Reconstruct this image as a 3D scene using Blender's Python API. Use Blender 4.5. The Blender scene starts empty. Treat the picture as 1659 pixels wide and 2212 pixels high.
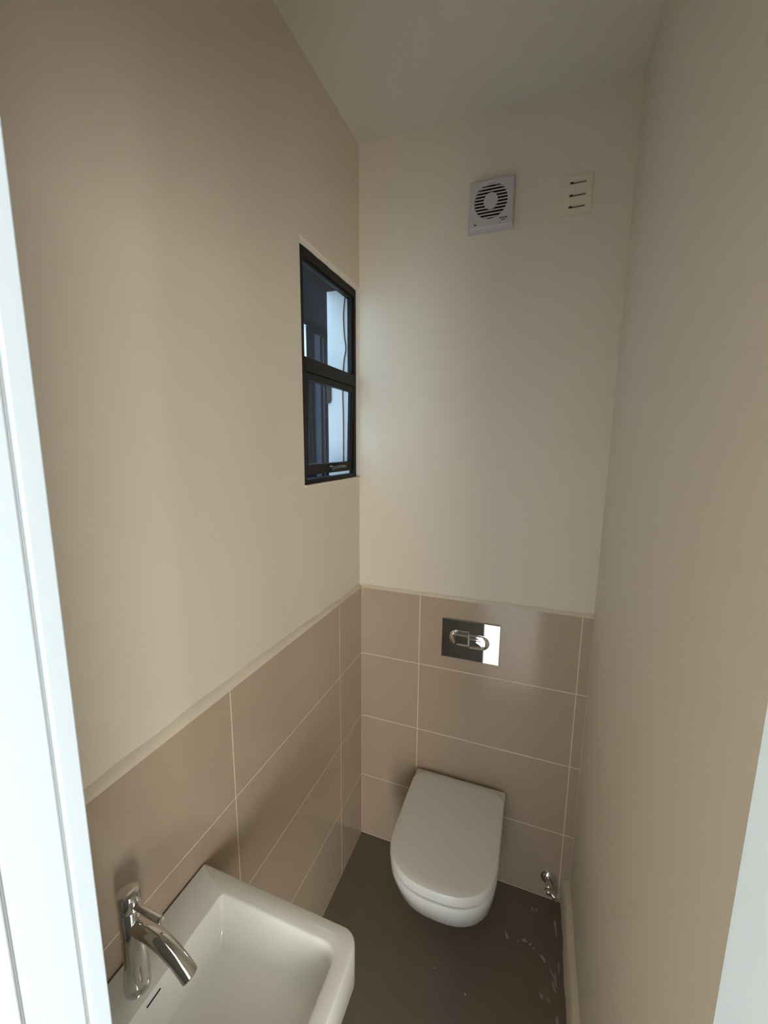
import bpy, bmesh, math, random
from mathutils import Vector, Matrix
random.seed(7)
S = bpy.context.scene
COL = S.collection
PI = math.pi

# ------------------------------------------------------------------ camera
def make_camera():
    yaw, pitch, roll = -0.3552, -0.1596, 0.0078
    cy, sy, cp, sp, cr, sr = math.cos(yaw), math.sin(yaw), math.cos(pitch), math.sin(pitch), math.cos(roll), math.sin(roll)
    fwd = Vector((sy*cp, cy*cp, sp)); right = Vector((cy, -sy, 0)); up = right.cross(fwd)
    r2 = cr*right + sr*up; u2 = -sr*right + cr*up
    cd = bpy.data.cameras.new('camera'); cam = bpy.data.objects.new('camera', cd); COL.objects.link(cam)
    m = Matrix((r2, u2, -fwd)).transposed().to_4x4(); m.translation = Vector((0.6773, -1.5555, 1.8181))
    cam.matrix_world = m
    cd.sensor_fit = 'HORIZONTAL'; cd.sensor_width = 36; cd.lens = 887.875/1659*36
    cd.clip_start = 0.005; cd.clip_end = 100
    S.camera = cam
make_camera()

# ------------------------------------------------------------------ light
W = bpy.data.worlds.new('world'); S.world = W; W.use_nodes = True
bg = W.node_tree.nodes['Background']; bg.inputs['Color'].default_value = (0.58, 0.78, 1.0, 1); bg.inputs['Strength'].default_value = 3.2
def area(name, loc, rot, sx, sy, radiance, color):
    l = bpy.data.lights.new(name, 'AREA'); l.shape = 'RECTANGLE'; l.size = sx; l.size_y = sy
    l.energy = radiance*PI*sx*sy; l.color = color
    o = bpy.data.objects.new(name, l); COL.objects.link(o); o.location = loc; o.rotation_euler = rot
    return o
# unseen area lamps added before the hall walls for daylight from behind the camera
area('added_hall_lamp', (1.55, -3.35, 1.15), (PI/2, 0, 0), 1.0, 1.5, 9.0, (1.0, 0.985, 0.95))
area('added_hall_side_lamp', (2.08, -2.5, 1.15), (PI/2, 0, PI/2), 1.4, 1.5, 10.0, (1.0, 0.985, 0.95))
S.view_settings.view_transform = 'Standard'; S.view_settings.look = 'None'
S.view_settings.gamma = 1; S.view_settings.use_curve_mapping = False
S.view_settings.exposure = 0.58
S.cycles.max_bounces = 14; S.cycles.diffuse_bounces = 8; S.cycles.glossy_bounces = 6; S.cycles.transparent_max_bounces = 12
S.cycles.sample_clamp_indirect = 6

# ------------------------------------------------------------------ materials
def mat(name, color, rough=0.5, metal=0.0, spec=0.5, bump=0.0, bump_scale=200.0, vary=0.0, vary_scale=6.0, coat=0.0, detail=3):
    m = bpy.data.materials.new(name); m.use_nodes = True
    nt = m.node_tree; p = nt.nodes['Principled BSDF']
    p.inputs['Base Color'].default_value = (*color, 1); p.inputs['Roughness'].default_value = rough
    p.inputs['Metallic'].default_value = metal
    if spec == 0: p.inputs['IOR'].default_value = 1.0
    p.inputs['Specular IOR Level'].default_value = spec
    p.inputs['Coat Weight'].default_value = coat; p.inputs['Coat Roughness'].default_value = 0.05
    tc = nt.nodes.new('ShaderNodeTexCoord')
    if vary > 0:
        n = nt.nodes.new('ShaderNodeTexNoise'); n.inputs['Scale'].default_value = vary_scale; n.inputs['Detail'].default_value = 4
        nt.links.new(tc.outputs['Object'], n.inputs['Vector'])
        mx = nt.nodes.new('ShaderNodeMix'); mx.data_type = 'RGBA'
        mx.inputs[6].default_value = (*[c*(1-vary) for c in color], 1); mx.inputs[7].default_value = (*[min(1, c*(1+vary)) for c in color], 1)
        nt.links.new(n.outputs['Fac'], mx.inputs[0]); nt.links.new(mx.outputs[2], p.inputs['Base Color'])
    if bump > 0:
        n2 = nt.nodes.new('ShaderNodeTexNoise'); n2.inputs['Scale'].default_value = bump_scale; n2.inputs['Detail'].default_value = detail
        nt.links.new(tc.outputs['Object'], n2.inputs['Vector'])
        b = nt.nodes.new('ShaderNodeBump'); b.inputs['Strength'].default_value = bump; b.inputs['Distance'].default_value = 0.002
        nt.links.new(n2.outputs['Fac'], b.inputs['Height']); nt.links.new(b.outputs['Normal'], p.inputs['Normal'])
    return m
def glass_mat(name, tint):
    m = bpy.data.materials.new(name); m.use_nodes = True; nt = m.node_tree
    for n in list(nt.nodes): nt.nodes.remove(n)
    out = nt.nodes.new('ShaderNodeOutputMaterial'); mix = nt.nodes.new('ShaderNodeMixShader')
    tr = nt.nodes.new('ShaderNodeBsdfTransparent'); tr.inputs[0].default_value = (*tint, 1)
    gl = nt.nodes.new('ShaderNodeBsdfGlossy'); gl.inputs['Roughness'].default_value = 0.02
    lw = nt.nodes.new('ShaderNodeLayerWeight'); lw.inputs[0].default_value = 0.5
    pw = nt.nodes.new('ShaderNodeMath'); pw.operation = 'POWER'; pw.inputs[1].default_value = 4.0; nt.links.new(lw.outputs['Facing'], pw.inputs[0])
    fr = nt.nodes.new('ShaderNodeMath'); fr.operation = 'MULTIPLY_ADD'; fr.inputs[1].default_value = 0.4; fr.inputs[2].default_value = 0.015; nt.links.new(pw.outputs[0], fr.inputs[0])
    nt.links.new(fr.outputs[0], mix.inputs[0]); nt.links.new(tr.outputs[0], mix.inputs[1]); nt.links.new(gl.outputs[0], mix.inputs[2])
    nt.links.new(mix.outputs[0], out.inputs[0])
    return m
M = dict(
    plaster=mat('cream_wall_paint', (0.705, 0.632, 0.52), 0.55, spec=0.35, bump=0.12, bump_scale=260, vary=0.02, vary_scale=3),
    ceiling=mat('white_ceiling_paint', (0.66, 0.625, 0.56), 0.8, spec=0.2, bump=0.1, bump_scale=200),
    tile=mat('beige_glazed_tile', (0.45, 0.355, 0.265), 0.13, spec=0.5, bump=0.05, bump_scale=14, vary=0.03, vary_scale=5, detail=1),
    grout=mat('pale_grout', (0.76, 0.66, 0.53), 0.85, spec=0.2, bump=0.2, bump_scale=400),
    bead=mat('cream_filler', (0.68, 0.60, 0.48), 0.8, spec=0.2, bump=0.2, bump_scale=300),
    floor=mat('dark_floor_tile', (0.155, 0.128, 0.097), 0.26, spec=0.5, bump=0.08, bump_scale=60, vary=0.10, vary_scale=9),
    hallfloor=mat('pale_hall_floor', (0.50, 0.48, 0.45), 0.4),
    white=mat('white_hall_paint', (0.80, 0.81, 0.80), 0.6),
    hallbeige=mat('beige_hall_paint', (0.45, 0.42, 0.37), 0.7),
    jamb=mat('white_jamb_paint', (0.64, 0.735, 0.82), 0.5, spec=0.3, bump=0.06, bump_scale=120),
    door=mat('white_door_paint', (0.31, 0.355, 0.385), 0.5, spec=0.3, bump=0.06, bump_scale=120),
    doorgap=mat('grey_door_seam', (0.35, 0.36, 0.36), 0.9),
    ceramic=mat('white_ceramic', (0.74, 0.74, 0.70), 0.10, spec=0.55),
    seat=mat('white_seat_plastic', (0.74, 0.73, 0.70), 0.22, spec=0.5),
    chrome=mat('chrome', (0.72, 0.71, 0.69), 0.06, metal=1.0),
    mirror=mat('polished_chrome_plate', (0.80, 0.80, 0.79), 0.025, metal=1.0),
    frame=mat('dark_bronze_aluminium', (0.011, 0.0095, 0.0095), 0.5, spec=0.22, vary=0.1, vary_scale=20),
    rubber=mat('black_gasket', (0.008, 0.008, 0.008), 0.7),
    fanwhite=mat('white_fan_plastic', (0.52, 0.48, 0.485), 0.45),
    ventcream=mat('cream_vent_plastic', (0.69, 0.61, 0.485), 0.55),
    dark=mat('dark_cavity', (0.015, 0.012, 0.010), 0.9),
    ink=mat('dark_printed_ink', (0.03, 0.025, 0.025), 0.7),
    extwall=mat('white_exterior_plaster', (0.66, 0.69, 0.72), 0.9, bump=0.6, bump_scale=30, vary=0.10, vary_scale=5),
    navy=mat('dark_blue_grey_steel', (0.004, 0.005, 0.008), 0.9, spec=0.0, vary=0.15),
    navylight=mat('blue_grey_steel_rib', (0.013, 0.016, 0.024), 0.8, spec=0.05, vary=0.15),
    flashing=mat('dark_brown_flashing', (0.020, 0.017, 0.018), 0.9, spec=0.0),
    ground=mat('yard_concrete', (0.40, 0.40, 0.39), 0.9, bump=0.3, bump_scale=60),
    splash=mat('dried_white_paint', (0.30, 0.27, 0.235), 0.7, bump=0.3, bump_scale=300),
    mortar=mat('scuffed_skirting_paint', (0.68, 0.595, 0.46), 0.7, spec=0.25, bump=0.25, bump_scale=60, vary=0.06, vary_scale=14),
    cable=mat('black_cable_sheath', (0.012, 0.013, 0.016), 0.5),
)
GLASS = glass_mat('window_glass', (0.90, 0.94, 0.95))

# ------------------------------------------------------------------ helpers
def link(name, bm, m, parent=None, smooth=False, bevel=0.0, seg=2):
    me = bpy.data.meshes.new(name)
    bmesh.ops.recalc_face_normals(bm, faces=bm.faces)
    bm.to_mesh(me); bm.free()
    if m: me.materials.append(m)
    o = bpy.data.objects.new(name, me); COL.objects.link(o)
    if smooth:
        for p in me.polygons: p.use_smooth = True
        try: me.set_sharp_from_angle(angle=math.radians(38))
        except Exception: pass
    if bevel:
        b = o.modifiers.new('bevel', 'BEVEL'); b.width = bevel; b.segments = seg; b.limit_method = 'ANGLE'; b.angle_limit = math.radians(40)
        b.harden_normals = False
    if parent:
        o.parent = parent; o.matrix_parent_inverse = Matrix.Translation(parent.location).inverted()
    return o
def add_box(bm, x0, x1, y0, y1, z0, z1):
    v = [bm.verts.new((x, y, z)) for z in (z0, z1) for y in (y0, y1) for x in (x0, x1)]
    for f in ((0,2,3,1), (4,5,7,6), (0,1,5,4), (2,6,7,3), (0,4,6,2), (1,3,7,5)): bm.faces.new([v[i] for i in f])
    return v
def box(name, b, m, parent=None, bevel=0.0):
    bm = bmesh.new(); add_box(bm, *b); return link(name, bm, m, parent, bevel=bevel)
def boxes(name, bs, m, parent=None, bevel=0.0):
    bm = bmesh.new()
    for b in bs: add_box(bm, *b)
    return link(name, bm, m, parent, bevel=bevel)
def loft(bm, rings, cap0=True, cap1=True):
    vs = [[bm.verts.new(p) for p in r] for r in rings]; n = len(rings[0])
    for a, b in zip(vs, vs[1:]):
        for i in range(n): bm.faces.new((a[i], a[(i+1) % n], b[(i+1) % n], b[i]))
    if cap0: bm.faces.new(vs[0][::-1])
    if cap1: bm.faces.new(vs[-1])
    return vs
def rrect(x0, x1, y0, y1, z, rs, n=6):      # rounded rectangle, corners (x1,y1) (x0,y1) (x0,y0) (x1,y0)
    if not isinstance(rs, (list, tuple)): rs = [rs]*4
    pts = []
    for (cx, cy, sx, sy, a0), r in zip(((x1, y1, -1, -1, 0), (x0, y1, 1, -1, 90), (x0, y0, 1, 1, 180), (x1, y0, -1, 1, 270)), rs):
        for k in range(n+1):
            a = math.radians(a0 + 90*k/n)
            pts.append((cx + sx*r + r*math.cos(a), cy + sy*r + r*math.sin(a), z))
    return pts
def tube(bm, pts, rads, n=20, cap=True):
    pts = [Vector(p) for p in pts]
    if not isinstance(rads, (list, tuple)): rads = [rads]*len(pts)
    rings = []; ref = None
    for i, p in enumerate(pts):
        t = ((pts[i+1] if i+1 < len(pts) else p) - (pts[i-1] if i else p)).normalized()
        if ref is None:
            ref = Vector((0, 0, 1)) if abs(t.z) < .9 else Vector((0, 1, 0))
        u = (ref - t*ref.dot(t)).normalized(); v = t.cross(u); ref = u
        rings.append([p + (u*math.cos(2*PI*k/n) + v*math.sin(2*PI*k/n))*rads[i] for k in range(n)])
    loft(bm, rings, cap, cap)
def bez(ps, n=8):
    ps = [Vector(p) for p in ps]; out = []
    for i in range(len(ps)-1):
        p0 = ps[max(i-1, 0)]; p1 = ps[i]; p2 = ps[i+1]; p3 = ps[min(i+2, len(ps)-1)]
        for k in range(n):
            t = k/n
            out.append(0.5*((2*p1) + (p2-p0)*t + (2*p0-5*p1+4*p2-p3)*t*t + (3*p1-p0-3*p2+p3)*t**3))
    out.append(ps[-1]); return out
def thing(name, loc, label=None, cat=None, group=None, kind=None):
    o = bpy.data.objects.new(name, None); COL.objects.link(o); o.location = loc; o.empty_display_size = 0.05
    bpy.context.view_layer.update()
    if label: o['label'] = label
    if cat: o['category'] = cat
    if group: o['group'] = group
    if kind: o['kind'] = kind
    return o
def struct(o, label=None):
    o['kind'] = 'structure'
    if label: o['label'] = label
    return o
def tag(o, label, cat, group=None):
    o['label'] = label; o['category'] = cat
    if group: o['group'] = group
    return o

# ------------------------------------------------------------------ room shell
H = 2.911; RW = 0.90; PLX = -0.014; PLY = 0.012
WY0, WY1, WZ0, WZ1 = -0.419, PLY, 1.690, 2.424      # window opening in the left wall
YD = -1.3855                                           # room edge of the sliding door
XO = -0.153                                             # outer face of the left wall
struct(boxes('wall_left', [
    (XO, PLX, -1.46, 0.30, 0, WZ0), (XO, PLX, -1.46, 0.30, WZ1, H),
    (XO, PLX, -1.46, WY0, WZ0, WZ1), (XO, -0.052, WY1, 0.30, WZ0, WZ1)], M['plaster']), 'cream painted plaster wall with the small window')
struct(box('wall_back', (-0.052, RW+0.15, PLY, 0.30, 0, H), M['plaster']), 'cream painted plaster wall behind the toilet')
struct(box('wall_right', (RW, RW+0.15, -1.60, PLY, 0, H), M['plaster']), 'plain cream painted plaster wall')
struct(boxes('ceiling', [(XO, RW+0.15, -1.46, 0.30, H, H+0.1), (-1.0, 2.2, -3.45, -1.46, H, H+0.1)], M['ceiling']), 'flat white painted ceiling')
floor = struct(box('floor', (PLX, RW, -1.46, PLY, -0.06, 0), M['floor']), 'dark grey brown floor tiling')

# wall tiling: each tile is a part of the wall it is fixed to
wl = bpy.data.objects['wall_left']; wb = bpy.data.objects['wall_back']
P = 0.302; H0 = 0.3124; G = 0.0016; TOP = H0 + 3*P
rows = [(0.003, H0-G)] + [(H0 + P*k + G, H0 + P*(k+1) - G) for k in range(3)]
box('tile_bed', (PLX, -0.0006, -1.372, PLY, 0, TOP-0.001), M['grout'], wl)
box('tile_bed', (0.0, RW, 0.0006, PLY, 0, TOP-0.001), M['grout'], wb)
YA = -0.2115
lcols = [(YA+G, -0.0012), (YA-0.602+G, YA-G), (-1.370, YA-0.602-G)]
bcols = [(0.0012, 0.2612-G), (0.2612+G, 0.8632-G), (0.8632+G, RW-0.001)]
for a, b in lcols:
    for z0, z1 in rows: box('tile', (-0.009, 0, a, b, z0, z1), M['tile'], wl, bevel=0.0008)
for a, b in bcols:
    for z0, z1 in rows: box('tile', (a, b, 0, 0.009, z0, z1), M['tile'], wb, bevel=0.0008)
# grout bead finishing the top edge of the tiles against the plaster
def bead(name, axis, a, b, parent):
    bm = bmesh.new(); n = 24; prev = None
    for i in range(n+1):
        t = a + (b-a)*i/n; j = 0.0015*math.sin(i*1.7) + 0.001*math.sin(i*4.1)
        hh = (0.002 + 0.010*math.sin(PI*min(1, i/n*1.15))) if axis == 'y' else 0.003
        pr = [(-0.0005, TOP-0.001), (-0.0030, TOP+hh*0.8+j), (PLX*0.55, TOP+hh*1.1+0.003+j), (PLX-0.004, TOP+hh*1.4+0.010+j), (PLX-0.004, TOP-0.001)]
        vs = [bm.verts.new((d, t, z) if axis == 'y' else (t, -d*0.85, z)) for d, z in pr]
        if prev:
            for k in range(5): bm.faces.new((prev[k], prev[(k+1) % 5], vs[(k+1) % 5], vs[k]))
        prev = vs
    link(name, bm, M['bead'], parent, smooth=True)
bead('grout_bead', 'y', -1.370, -0.001, wl)
bead('grout_bead', 'x', 0.001, RW-0.001, wb)

# skirting on the right wall, slightly uneven
bm = bmesh.new(); prev = None; n = 40
for i in range(n+1):
    y = -1.383 + 1.382*i/n
    w1, w2 = 0.0015*math.sin(i*0.9)+0.001*math.sin(i*2.3), 0.002*math.sin(i*0.7+1)
    pr = [(RW, 0), (RW-0.026+w1, 0), (RW-0.025+w1, 0.108+w2), (RW-0.020+w1, 0.117+w2), (RW, 0.119+w2)]
    vs = [bm.verts.new((x, y, z)) for x, z in pr]
    if prev:
        for k in range(5): bm.faces.new((prev[k], prev[(k+1) % 5], vs[(k+1) % 5], vs[k]))
    else: bm.faces.new(vs)
    prev = vs
bm.faces.new(prev[::-1])
struct(link('baseboard_right', bm, M['mortar'], smooth=True), 'low cream skirting along the right wall')

# door wall, sliding door leaf, right-hand jamb
struct(boxes('wall_front', [(XO-0.6, 0.055, -1.383, -1.372, 0, H), (XO-0.6, 0.055, -1.47, -1.459, 0, H),
    (0.055, RW, -1.47, -1.372, 2.12, H), (RW, 2.1, -1.47, -1.372, 0, H)], M['white']), 'white wall around the doorway')
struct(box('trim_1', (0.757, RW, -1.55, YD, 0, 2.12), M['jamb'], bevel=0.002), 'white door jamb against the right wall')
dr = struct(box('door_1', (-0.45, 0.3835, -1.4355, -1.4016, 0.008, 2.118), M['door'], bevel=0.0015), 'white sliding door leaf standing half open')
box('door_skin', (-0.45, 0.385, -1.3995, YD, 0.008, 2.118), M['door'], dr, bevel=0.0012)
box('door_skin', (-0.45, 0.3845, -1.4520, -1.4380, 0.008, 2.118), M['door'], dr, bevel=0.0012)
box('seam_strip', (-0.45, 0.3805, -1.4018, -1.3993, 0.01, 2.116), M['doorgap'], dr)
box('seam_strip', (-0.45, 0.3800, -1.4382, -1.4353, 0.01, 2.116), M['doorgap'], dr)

# the hall the photograph is taken from
struct(box('wall_hall_left', (-1.0, -0.8, -3.45, -1.372, 0, H), M['hallbeige']))
struct(box('wall_hall_right', (2.1, 2.2, -3.45, -1.372, 0, H), M['white']))
struct(boxes('wall_hall_front', [(-0.8, 0.2, -3.45, -3.38, 0, H), (0.95, 2.1, -3.45, -3.38, 0, H), (0.2, 0.95, -3.45, -3.38, 1.15, H)], M['white']))
struct(box('floor_hall', (-0.8, 2.1, -3.45, -1.46, -0.06, 0), M['hallfloor']))

# ------------------------------------------------------------------ paint splashes on the floor
def splash(x, y, l, w, a):
    bm = bmesh.new(); n = 10
    rings = []
    for s, z in ((1, 0.0), (0.85, 0.0010), (0.4, 0.0014)):
        r = []
        for k in range(n):
            t = 2*PI*k/n; j = 1 + 0.22*math.sin(3*t + x*90) + 0.12*math.sin(5*t + y*70)
            px, py = l*s*j*math.cos(t), w*s*j*math.sin(t)
            r.append((x + px*math.cos(a) - py*math.sin(a), y + px*math.sin(a) + py*math.cos(a), z))
        rings.append(r)
    loft(bm, rings); link('paint_splash', bm, M['splash'], floor, smooth=True)
for s in ((0.678, -0.193, 0.014, 0.0045, -1.15), (0.742, -0.186, 0.009, 0.006, 0.3), (0.762, -0.192, 0.006, 0.004, 0.8), (0.806, -0.220, 0.013, 0.006, -0.7),
          (0.560, -0.419, 0.004, 0.004, 0), (0.449, -0.386, 0.003, 0.002, 0.4), (0.768, -0.063, 0.007, 0.0035, -1.2), (0.783, -0.061, 0.006, 0.004, -1.3),
          (0.800, -0.330, 0.009, 0.006, -1.2), (0.822, -0.335, 0.008, 0.004, -1.0), (0.846, -0.270, 0.022, 0.004, -1.5), (0.840, -0.290, 0.018, 0.003, -1.3),
          (0.852, -0.100, 0.030, 0.004, -1.5), (0.848, -0.385, 0.020, 0.006, -1.55), (0.835, -0.255, 0.012, 0.003, -1.1), (0.858, -0.23, 0.02, 0.003, -1.57),
          (0.72, -0.197, 0.003, 0.002, 0), (0.775, -0.2, 0.004, 0.002, 0.7)):
    splash(*s)

# ------------------------------------------------------------------ window
win = thing('window_1', (-0.05, WY0, WZ0), kind='structure', label='narrow dark framed window in the left wall')
FX0, FX1 = -0.052, -0.028
FI = -0.006                                            # inner edge of the far frame stile
FT = WZ1-0.009
FR = [(FX0, FX1, WY0+0.002, WY0+0.040, WZ0+0.001, FT), (FX0, FX1, FI, WY1-0.001, WZ0+0.001, FT),
      (FX0, FX1, WY0+0.040, FI, FT-0.030, FT), (FX0, FX1, WY0+0.040, FI, WZ0+0.001, WZ0+0.016)]
boxes('window_frame', FR, M['frame'], win, bevel=0.0012)
box('transom', (FX0, FX1+0.003, WY0+0.040, FI, 2.050, 2.094), M['frame'], win, bevel=0.002)
boxes('glazing_bead', [(FX0, FX1-0.006, WY0+0.040, WY0+0.050, 2.094, FT-0.030), (FX0, FX1-0.006, FI-0.012, FI, 2.094, FT-0.030),
                       (FX0, FX1-0.006, WY0+0.050, FI-0.012, FT-0.040, FT-0.030)], M['frame'], win, bevel=0.0012)
box('window_pane', (-0.046, -0.042, WY0+0.042, FI-0.002, 2.0945, FT-0.032), GLASS, win)
# lower sash, hinged at its top and standing slightly open
def hinge(x, y, z):
    a = math.radians(1.4); hx, hz = -0.030, 2.049
    dx, dz = x-hx, z-hz
    return (hx + dx*math.cos(a) + dz*math.sin(a), y, hz - dx*math.sin(a) + dz*math.cos(a))
def sbox(bm, b):
    for v in add_box(bm, *b): v.co = hinge(*v.co)
SY0, SY1, SZ0, SZ1 = WY0+0.0403, FI-0.0015, 1.7185, 2.0485
bm = bmesh.new()
for b in ((-0.048, -0.029, SY0, SY0+0.024, SZ0, SZ1), (-0.048, -0.029, SY1-0.014, SY1, SZ0, SZ1),
          (-0.048, -0.029, SY0+0.024, SY1-0.014, SZ1-0.022, SZ1), (-0.048, -0.029, SY0+0.024, SY1-0.014, SZ0, SZ0+0.036)): sbox(bm, b)
sash = link('window_sash', bm, M['frame'], win, bevel=0.0015)
bm = bmesh.new(); sbox(bm, (-0.045, -0.041, SY0+0.024, SY1-0.014, SZ0+0.036, SZ1-0.022)); link('window_pane', bm, GLASS, sash)
bm = bmesh.new()
for b in ((-0.0405, -0.034, SY0+0.024, SY0+0.031, SZ0+0.036, SZ1-0.022), (-0.0405, -0.034, SY1-0.018, SY1-0.014, SZ0+0.036, SZ1-0.022)): sbox(bm, b)
link('glazing_bead', bm, M['frame'], sash)
bm = bmesh.new()
tube(bm, [hinge(-0.029, -0.205, SZ0+0.018), hinge(-0.016, -0.205, SZ0+0.018)], [0.010, 0.008], 12)
tube(bm, [hinge(*p) for p in bez([(-0.020, -0.212, SZ0+0.017), (-0.014, -0.19, SZ0+0.019), (-0.013, -0.14, SZ0+0.022), (-0.015, -0.105, SZ0+0.021)], 5)], 0.0055, 10)
link('window_handle', bm, mat('grey_handle_metal', (0.10, 0.10, 0.11), 0.25, metal=0.8), sash, smooth=True)
# window reveal strip of pale filler at the head
bm = bmesh.new(); n = 14
loft(bm, [[(x, WY0+0.001+(WY1-0.002-WY0)*k/n, z) for x, z in ((FX0, WZ1), (PLX-0.002, WZ1), (PLX-0.004, WZ1-0.005), (FX1+0.001, WZ1-0.011-0.0008*math.sin(k*1.9)), (FX0, WZ1-0.0088))] for k in range(n+1)])
link('reveal_filler', bm, M['plaster'], win)
box('window_sill', (-0.032, PLX+0.004, WY0+0.001, WY1-0.001, WZ0-0.004, WZ0+0.0009), M['grout'], win, bevel=0.001)

# ------------------------------------------------------------------ outside the window
EX = -0.90
struct(box('wall_exterior', (EX-0.15, EX, -1.0, 3.2, 0, 2.985), M['extwall']), 'white plastered wall across the narrow yard')
struct(box('ground', (EX, XO, -1.0, 3.2, -0.06, 0), M['ground']))
pan_ = thing('steel_door', (EX, 1.25, 0), 'dark blue grey ribbed steel door in the white yard wall outside the window', 'door')
box('door_panel', (EX+0.001, EX+0.020, 1.100, 2.0, 0.01, 2.640), M['navy'], pan_)
for y0, y1 in ((1.150, 1.230), (1.270, 1.290), (1.335, 1.405), (1.46, 1.54), (1.60, 1.68), (1.74, 1.82), (1.88, 1.96)):
    box('rib', (EX+0.020, EX+0.040, y0, y1, 0.02, 2.60), M['navylight'], pan_, bevel=0.006)
box('side_panel', (EX+0.001, EX+0.018, 0.80, 1.098, 0.01, 2.10), M['navy'], pan_)
tag(box('lintel_beam', (EX+0.001, EX+0.10, 0.80, 2.1, 2.645, 2.984), M['navy'], bevel=0.004), 'dark beam above the ribbed steel door outside the window', 'beam')
# white plaster lining of the outer window reveal
bm = bmesh.new(); add_box(bm, XO-0.001, -0.0525, 0.0100, 0.0118, WZ0, WZ1)
link('outer_reveal', bm, M['extwall'], bpy.data.objects['wall_left'])
boxes('reveal_flashing', [(XO-0.001, -0.0525, WY0, 0.0100, WZ1-0.002, WZ1-0.0004), (XO-0.012, -0.0525, WY0, 0.0100, WZ0+0.0004, WZ0+0.002)], M['flashing'], bpy.data.objects['wall_left'])
bm = bmesh.new(); loft(bm, [[(x, y, z) for x, y in ((XO-0.004, 0.0105), (XO-0.004, 0.001), (XO+o, 0.001), (XO+o, 0.0105))] for z, o in ((1.990, 0.002), (1.993, 0.010), (2.000, 0.014), (2.060, 0.014))])
link('pipe_clip', bm, M['rubber'], bpy.data.objects['wall_left'])
bm = bmesh.new(); tube(bm, bez([(-0.072, 0.0075, 2.40), (-0.080, 0.0075, 2.33), (-0.077, 0.0075, 2.25), (-0.071, 0.0075, 2.20), (-0.080, 0.0075, 2.15), (-0.086, 0.0075, 2.05), (-0.084, 0.0075, 1.90), (-0.086, 0.0075, 1.72)], 6), 0.0022, 8)
tag(link('cable', bm, M['cable'], smooth=True), 'thin black cable running down the white outer window reveal', 'cable')

# ------------------------------------------------------------------ wash basin
bas = thing('wash_basin', (0.2, -1.147, 0.735), 'small white rectangular ceramic wash basin fixed to the left wall', 'basin')
BX0, BX1, BY0, BY1, BZ = 0.0055, 0.401, -1.364, -0.930, 0.850
fr = [0.032, 0.004, 0.004, 0.032]
def orect(i, z, r=0): return rrect(BX0, BX1-i, BY0+i, BY1-i, z, [max(0.002, q-i*0.5+r) for q in fr])
def irect(i, z, k=0.0):
    return rrect(0.089+i*0.5, 0.370-i, -1.325+i, -0.969-i, z, [0.030+k, 0.010+k*.6, 0.010+k*.6, 0.030+k])
rings = [orect(0.06, 0.735), orect(0.012, 0.742), orect(0.003, 0.750), orect(0, 0.760), orect(0, BZ-0.005), orect(0.0015, BZ-0.0015), orect(0.005, BZ)]
rings += [irect(-0.004, BZ), irect(-0.001, BZ-0.0012), irect(0.001, BZ-0.004), irect(0.005, BZ-0.03), irect(0.012, BZ-0.065), irect(0.019, BZ-0.080, .006), irect(0.032, BZ-0.090, .012), irect(0.06, BZ-0.0945, .02), irect(0.11, BZ-0.097, 0.02)]
bm = bmesh.new(); loft(bm, rings); link('bowl', bm, M['ceramic'], bas, smooth=True)
# overflow slot and waste
bm = bmesh.new(); add_box(bm, 0.0900, 0.0917, -1.158, -1.130, BZ-0.0155, BZ-0.0130)
link('overflow_slot', bm, M['dark'], bas)
bm = bmesh.new(); tube(bm, [(0.225, -1.147, BZ-0.0975), (0.225, -1.147, BZ-0.0945), (0.225, -1.147, BZ-0.093)], [0.032, 0.032, 0.028], 28)
link('waste_plug', bm, M['chrome'], bas, smooth=True)

# ------------------------------------------------------------------ tap
tx, ty = 0.058, -1.147
tap = thing('basin_tap', (tx, ty, BZ), 'chrome pillar tap with curved spout and pin lever on the white basin', 'tap')
bm = bmesh.new()
zs = [(BZ+0.0005, .0215), (BZ+0.006, .0215), (BZ+0.010, .0185), (BZ+0.016, .0178), (BZ+0.168, .0178), (BZ+0.170, .0168)]
loft(bm, [[(tx+r*math.cos(2*PI*k/32), ty+r*math.sin(2*PI*k/32), z) for k in range(32)] for z, r in zs]); link('body', bm, M['chrome'], tap, smooth=True)
bm = bmesh.new()
zs = [(BZ+0.170, .0165), (BZ+0.172, .0182), (BZ+0.196, .0182), (BZ+0.202, .0165), (BZ+0.205, .011), (BZ+0.206, .004)]
loft(bm, [[(tx+r*math.cos(2*PI*k/32), ty+r*math.sin(2*PI*k/32), z) for k in range(32)] for z, r in zs]); head = link('cap', bm, M['chrome'], tap, smooth=True)
bm = bmesh.new(); tube(bm, [(tx+0.012, ty, 1.031), (tx+0.070, ty, 1.0285), (tx+0.074, ty, 1.028), (tx+0.075, ty, 1.028)], [.0062, .0062, .0055, .004], 16); link('pin_lever', bm, M['chrome'], head, smooth=True)
bm = bmesh.new(); path = bez([(tx+0.008, ty, 0.988), (0.100, ty, 0.987), (0.130, ty, 0.981), (0.158, ty, 0.967), (0.176, ty, 0.953), (0.187, ty, 0.943)], 6)
tube(bm, path, 0.0142, 24, cap=False)
d = (path[-1]-path[-2]).normalized(); e = path[-1]
tube(bm, [e, e+d*0.0015, e+d*0.0005, e-d*0.012], [.0142, .0132, .0112, .0108], 24); link('spout', bm, M['chrome'], tap, smooth=True)

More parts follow.
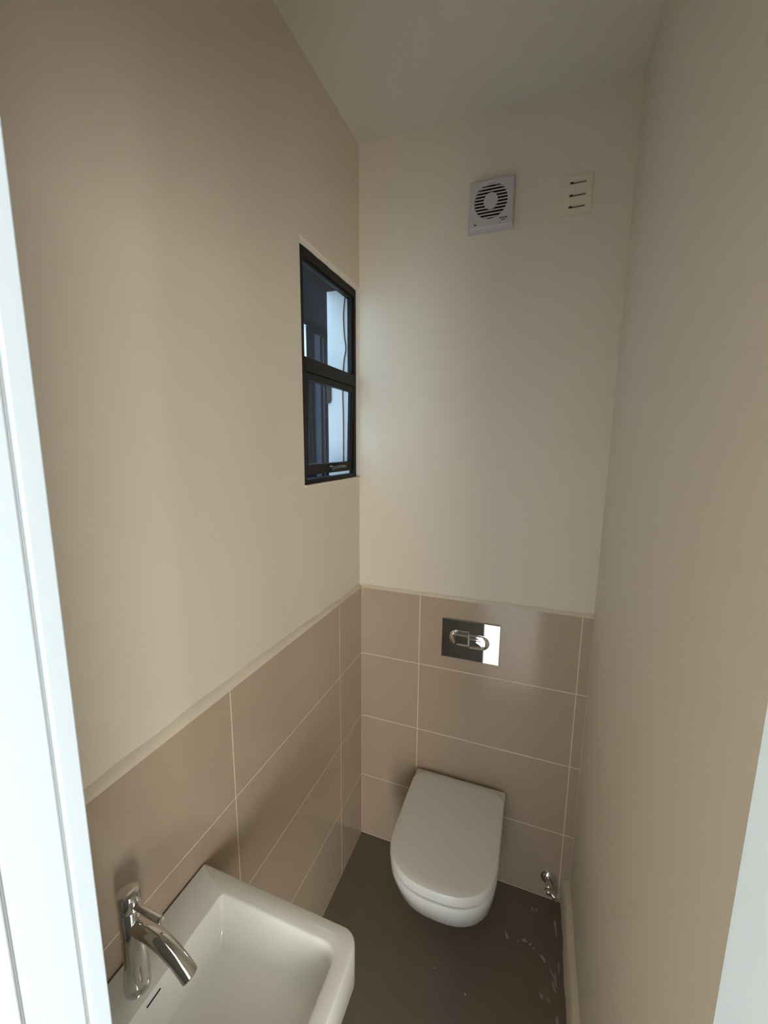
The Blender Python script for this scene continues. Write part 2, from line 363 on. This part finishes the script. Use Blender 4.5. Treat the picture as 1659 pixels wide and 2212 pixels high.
# ------------------------------------------------------------------ toilet
tc_ = 0.4535; tw = 0.186
wc = thing('toilet', (tc_, -0.005, 0.08), 'white wall hung toilet with its lid closed', 'toilet')
def dshape(w, yb, yf, z, rb=0.03, straight=0.62, n=20, p=2.5, cx=tc_):
    """D outline: square-ish back with corner radius rb, straight sides, rounded front"""
    pts = []; ys = yb + (yf-yb)*straight
    for k in range(n+1):                       # front from right side to left side
        t = PI*k/n
        c, s = math.cos(t), math.sin(t)
        pts.append((cx + w*math.copysign(abs(c)**(2/p), c), ys + (yf-ys)*abs(s)**(2/p), z))
    for k in range(7):
        a = PI + (-PI/2)*k/6
        pts.append((cx - w + rb + rb*math.cos(a), yb - rb + rb*math.sin(a), z))
    for k in range(7):
        a = PI/2 - (PI/2)*k/6
        pts.append((cx + w - rb + rb*math.cos(a), yb - rb + rb*math.sin(a), z))
    return pts
PZ = 0.402
prof = [(0.60, 0.37, 0.085), (0.72, 0.52, 0.095), (0.82, 0.66, 0.14), (0.895, 0.80, 0.21), (0.945, 0.895, 0.27), (0.975, 0.955, 0.33), (0.992, 0.992, 0.37), (0.997, 1.000, PZ-0.008), (0.994, 0.997, PZ-0.002), (0.984, 0.990, PZ)]
bm = bmesh.new()
loft(bm, [dshape(tw*a, -0.003, -0.003-0.485*b, z, rb=0.008, straight=0.50+0.12*b, p=2.2+0.3*b) for a, b, z in prof]); link('pan', bm, M['ceramic'], wc, smooth=True)
# rear deck of the seat, with hinge hollow
bm = bmesh.new(); loft(bm, [rrect(tc_-tw+i, tc_+tw-i, -0.075, -0.006, z, 0.006) for z, i in ((PZ+0.0005, 0.001), (PZ+0.027, 0.001), (PZ+0.029, 0.003))]); link('seat_deck', bm, M['seat'], wc, smooth=True)
bm = bmesh.new(); loft(bm, [dshape(tw-0.001+i, -0.034-j, -0.486-i, z, rb=0.05) for z, i, j in ((PZ+0.0005, -0.014, 0), (PZ+0.0045, -0.014, 0), (PZ+0.0047, -0.003, 0), (PZ+0.0058, -0.001, 0), (PZ+0.018, -0.001, 0), (PZ+0.020, -0.003, 0))]); link('seat', bm, M['seat'], wc, smooth=True)
bm = bmesh.new(); loft(bm, [dshape(tw-0.0055, -0.036, -0.4815, z, rb=0.05) for z in (PZ+0.0006, PZ+0.0046)]); link('seat_gap_shade', bm, mat('painted_gap_shade', (0.10, 0.10, 0.095), 0.8), wc)  # dark grey ring that paints the shade between seat and pan
bm = bmesh.new(); loft(bm, [dshape(tw+i, -0.024+i, -0.491-i, z, rb=0.055) for z, i in ((PZ+0.0215, -0.002), (PZ+0.023, 0.0), (PZ+0.040, -0.001), (PZ+0.0445, -0.0035), (PZ+0.0465, -0.009), (PZ+0.0473, -0.03))]); link('lid', bm, M['seat'], wc, smooth=True)
bm = bmesh.new(); add_box(bm, tc_-0.018, tc_+0.018, -0.0062, -0.004, PZ+0.02, PZ+0.029); link('hinge_gap', bm, M['dark'], wc)

# ------------------------------------------------------------------ flush plate
fp = thing('flush_plate', (0.470, 0, 1.057), 'mirror chrome dual flush plate above the toilet', 'flush plate')
bm = bmesh.new(); add_box(bm, 0.359, 0.581, -0.0035, -0.0002, 0.978, 1.1365); link('backing_frame', bm, M['rubber'], fp)
box('plate', (0.357, 0.583, -0.0085, -0.0035, 0.976, 1.138), M['mirror'], fp, bevel=0.0012)
def button(x0, x1, zc, h, left):
    bm = bmesh.new(); n = 12; rings = []
    for i, y in ((0, -0.0086), (0.0005, -0.0125), (0.003, -0.0150), (0.010, -0.0170), (0.020, -0.0180)):
        r = h/2 - i; pts = []
        cxx = x0 + h/2 if left else x1 - h/2
        sq = (x1 - min(i, .003)) if left else (x0 + min(i, .003))
        for k in range(n+1):
            a = PI/2 + PI*k/n if left else -PI/2 + PI*k/n
            pts.append((cxx + r*1.15*math.cos(a), y, zc + r*math.sin(a)))
        zz = pts[-1][2]
        pts += [(sq, y, zz), (sq, y, zc*2-zz)]
        rings.append(pts)
    loft(bm, rings); return bm
link('flush_button', button(0.392, 0.4655, 1.066, 0.064, True), M['mirror'], fp, smooth=True)
link('flush_button', button(0.4665, 0.541, 1.058, 0.058, False), M['mirror'], fp, smooth=True)

# ------------------------------------------------------------------ extractor fan
fcx, fcz, fr_, fy = 0.4765, 2.624, 0.054, -0.020
fan = thing('extractor_fan', (0.478, PLY, 2.61), 'square white extractor fan with round slotted grille high on the back wall', 'fan')
bm = bmesh.new(); n = 48
def sq_pt(a, x0, x1, z0, z1):
    c, s = math.cos(a), math.sin(a); t = 1e9
    if abs(c) > 1e-6: t = min(t, ((x1 if c > 0 else x0)-fcx)/c)
    if abs(s) > 1e-6: t = min(t, ((z1 if s > 0 else z0)-fcz)/s)
    return fcx + c*t, fcz + s*t
angs = sorted([2*PI*k/n for k in range(n)] + [math.atan2(dz, dx) % (2*PI) for dx in (0.403-fcx, 0.552-fcx) for dz in (2.540-fcz, 2.692-fcz)])
def fring(x0, x1, z0, z1, y): return [(*((lambda q: (q[0], y, q[1]))(sq_pt(a, x0, x1, z0, z1))),) for a in angs]
loft(bm, [fring(0.403, 0.552, 2.540, 2.692, PLY-0.001), fring(0.4035, 0.5515, 2.5405, 2.6915, -0.008), fring(0.406, 0.549, 2.543, 2.689, fy+0.002), fring(0.410, 0.545, 2.547, 2.685, fy)]
     + [[(fcx+r*math.cos(a), y, fcz+r*math.sin(a)) for a in angs] for r, y in ((fr_+0.002, fy), (fr_, fy+0.001), (fr_, fy+0.018))], True, False)
link('fan_cover', bm, M['fanwhite'], fan)
bm = bmesh.new(); loft(bm, [[(fcx+(fr_-0.0005)*math.cos(2*PI*k/32), y, fcz+(fr_-0.0005)*math.sin(2*PI*k/32)) for k in range(32)] for y in (fy+0.016, fy+0.018)]); link('fan_cavity', bm, M['dark'], fan)
for k in range(11):
    z = fcz - 0.049 + 0.0098*k; hw = math.sqrt(max(fr_**2-(z-fcz)**2, 0.0001)) + 0.0005
    bm = bmesh.new(); vs = add_box(bm, fcx-hw, fcx+hw, fy+0.001, fy+0.009, z-0.0022, z+0.0022)
    for v in vs:
        if v.co.y > fy+0.005: v.co.z += 0.004
    link('grille_slat', bm, M['fanwhite'], fan)
bm = bmesh.new(); loft(bm, [[(fcx+r*math.cos(2*PI*k/28), y, fcz+r*1.1*math.sin(2*PI*k/28)) for k in range(28)] for r, y in ((.022, fy+0.010), (.023, fy+0.001), (.0215, fy-0.0005))]); link('grille_hub', bm, M['fanwhite'], fan, smooth=True)
x = 0.507
def mark(x0, x1, z0, z1): box('printed_mark', (x0, x1, fy-0.0004, fy+0.0002, z0, z1), M['ink'], fan)
for w in (0.003, 0.0022, 0.0026, 0.003, 0.002, 0.0028, 0.0022, 0.003): mark(x, x+w, 2.5645, 2.5682); x += w + (0.0022 if 0.5175 < x < 0.5205 else 0.0007)
x = 0.512
for w in (0.0028, 0.0022, 0.003, 0.002, 0.0028): mark(x, x+w, 2.5585, 2.5613); x += w + 0.0007
bm = bmesh.new(); loft(bm, [[(0.428+0.0042*math.cos(2*PI*k/14), y, 2.5565+0.0024*math.sin(2*PI*k/14)) for k in range(14)] for y in (fy+0.0002, fy-0.0006)]); link('indicator_lamp', bm, M['ink'], fan)
bm = bmesh.new(); loft(bm, [[(0.508+0.003*math.cos(2*PI*k/12), y, 2.5515+0.003*math.sin(2*PI*k/12)) for k in range(12)] for y in (fy+0.0002, fy-0.0008)]); link('screw_head', bm, M['doorgap'], fan)

# ------------------------------------------------------------------ small vent plate
vent = thing('vent_plate', (0.74, PLY, 2.605), 'small cream vent plate with three slots beside the white fan', 'vent')
VX = [0.697, 0.7175, 0.765, 0.782]; vrows = [2.571, 2.604, 2.640]
zs = [2.548]
for z in vrows: zs += [z-0.0026, z+0.0026]
zs += [2.660]
bm = bmesh.new()
for i in range(len(zs)-1):
    hole = i % 2 == 1
    for j in range(3):
        if hole and j == 1: continue
        add_box(bm, VX[j], VX[j+1], 0.003, PLY-0.001, zs[i], zs[i+1])
bmesh.ops.remove_doubles(bm, verts=bm.verts, dist=1e-5)
link('vent_cover', bm, M['ventcream'], vent)
box('vent_backing', (0.700, 0.779, PLY-0.002, PLY-0.0005, 2.552, 2.656), M['dark'], vent)
for z in vrows:
    bm = bmesh.new(); loft(bm, [rrect(0.719, 0.7275, 0.0025, 0.0045, zz, 0.0008, 3) for zz in (z-0.003, z+0.004)]); link('slot_catch', bm, M['ink'], vent)
    bm = bmesh.new(); loft(bm, [[(xx, 0.0035, z+0.0026), (xx, 0.0015, z+0.0036+s), (xx, 0.0035, z+0.006)] for xx, s in ((0.724, 0), (0.745, -0.0004), (0.766, 0.0006))]); link('slot_lip', bm, M['ventcream'], vent)

# ------------------------------------------------------------------ angle valve
vx, vz = 0.822, 0.098
val = thing('angle_valve', (vx, 0, vz), 'chrome angle valve low on the tiled wall beside the skirting', 'valve')
bm = bmesh.new(); tube(bm, [(vx, -0.0003, vz), (vx, -0.004, vz), (vx, -0.010, vz), (vx, -0.013, vz)], [.030, .029, .021, .013], 28); link('escutcheon', bm, M['chrome'], val, smooth=True)
bm = bmesh.new(); tube(bm, [(vx, -0.012, vz), (vx, -0.030, vz), (vx, -0.031, vz), (vx, -0.050, vz), (vx, -0.052, vz)], [.0105, .0105, .0145, .0145, .012], 20); link('valve_body', bm, M['chrome'], val, smooth=True)
bm = bmesh.new(); tube(bm, [(vx+0.004, -0.040, vz-0.006), (vx+0.019, -0.044, vz-0.024), (vx+0.020, -0.044, vz-0.025), (vx+0.029, -0.046, vz-0.040)], [.009, .009, .011, .011], 16); link('outlet', bm, M['chrome'], val, smooth=True)
bm = bmesh.new(); tube(bm, [(vx, -0.052, vz), (vx, -0.056, vz), (vx, -0.066, vz), (vx, -0.069, vz)], [.006, .0115, .0105, .007], 10); link('knob', bm, M['chrome'], val, smooth=True)
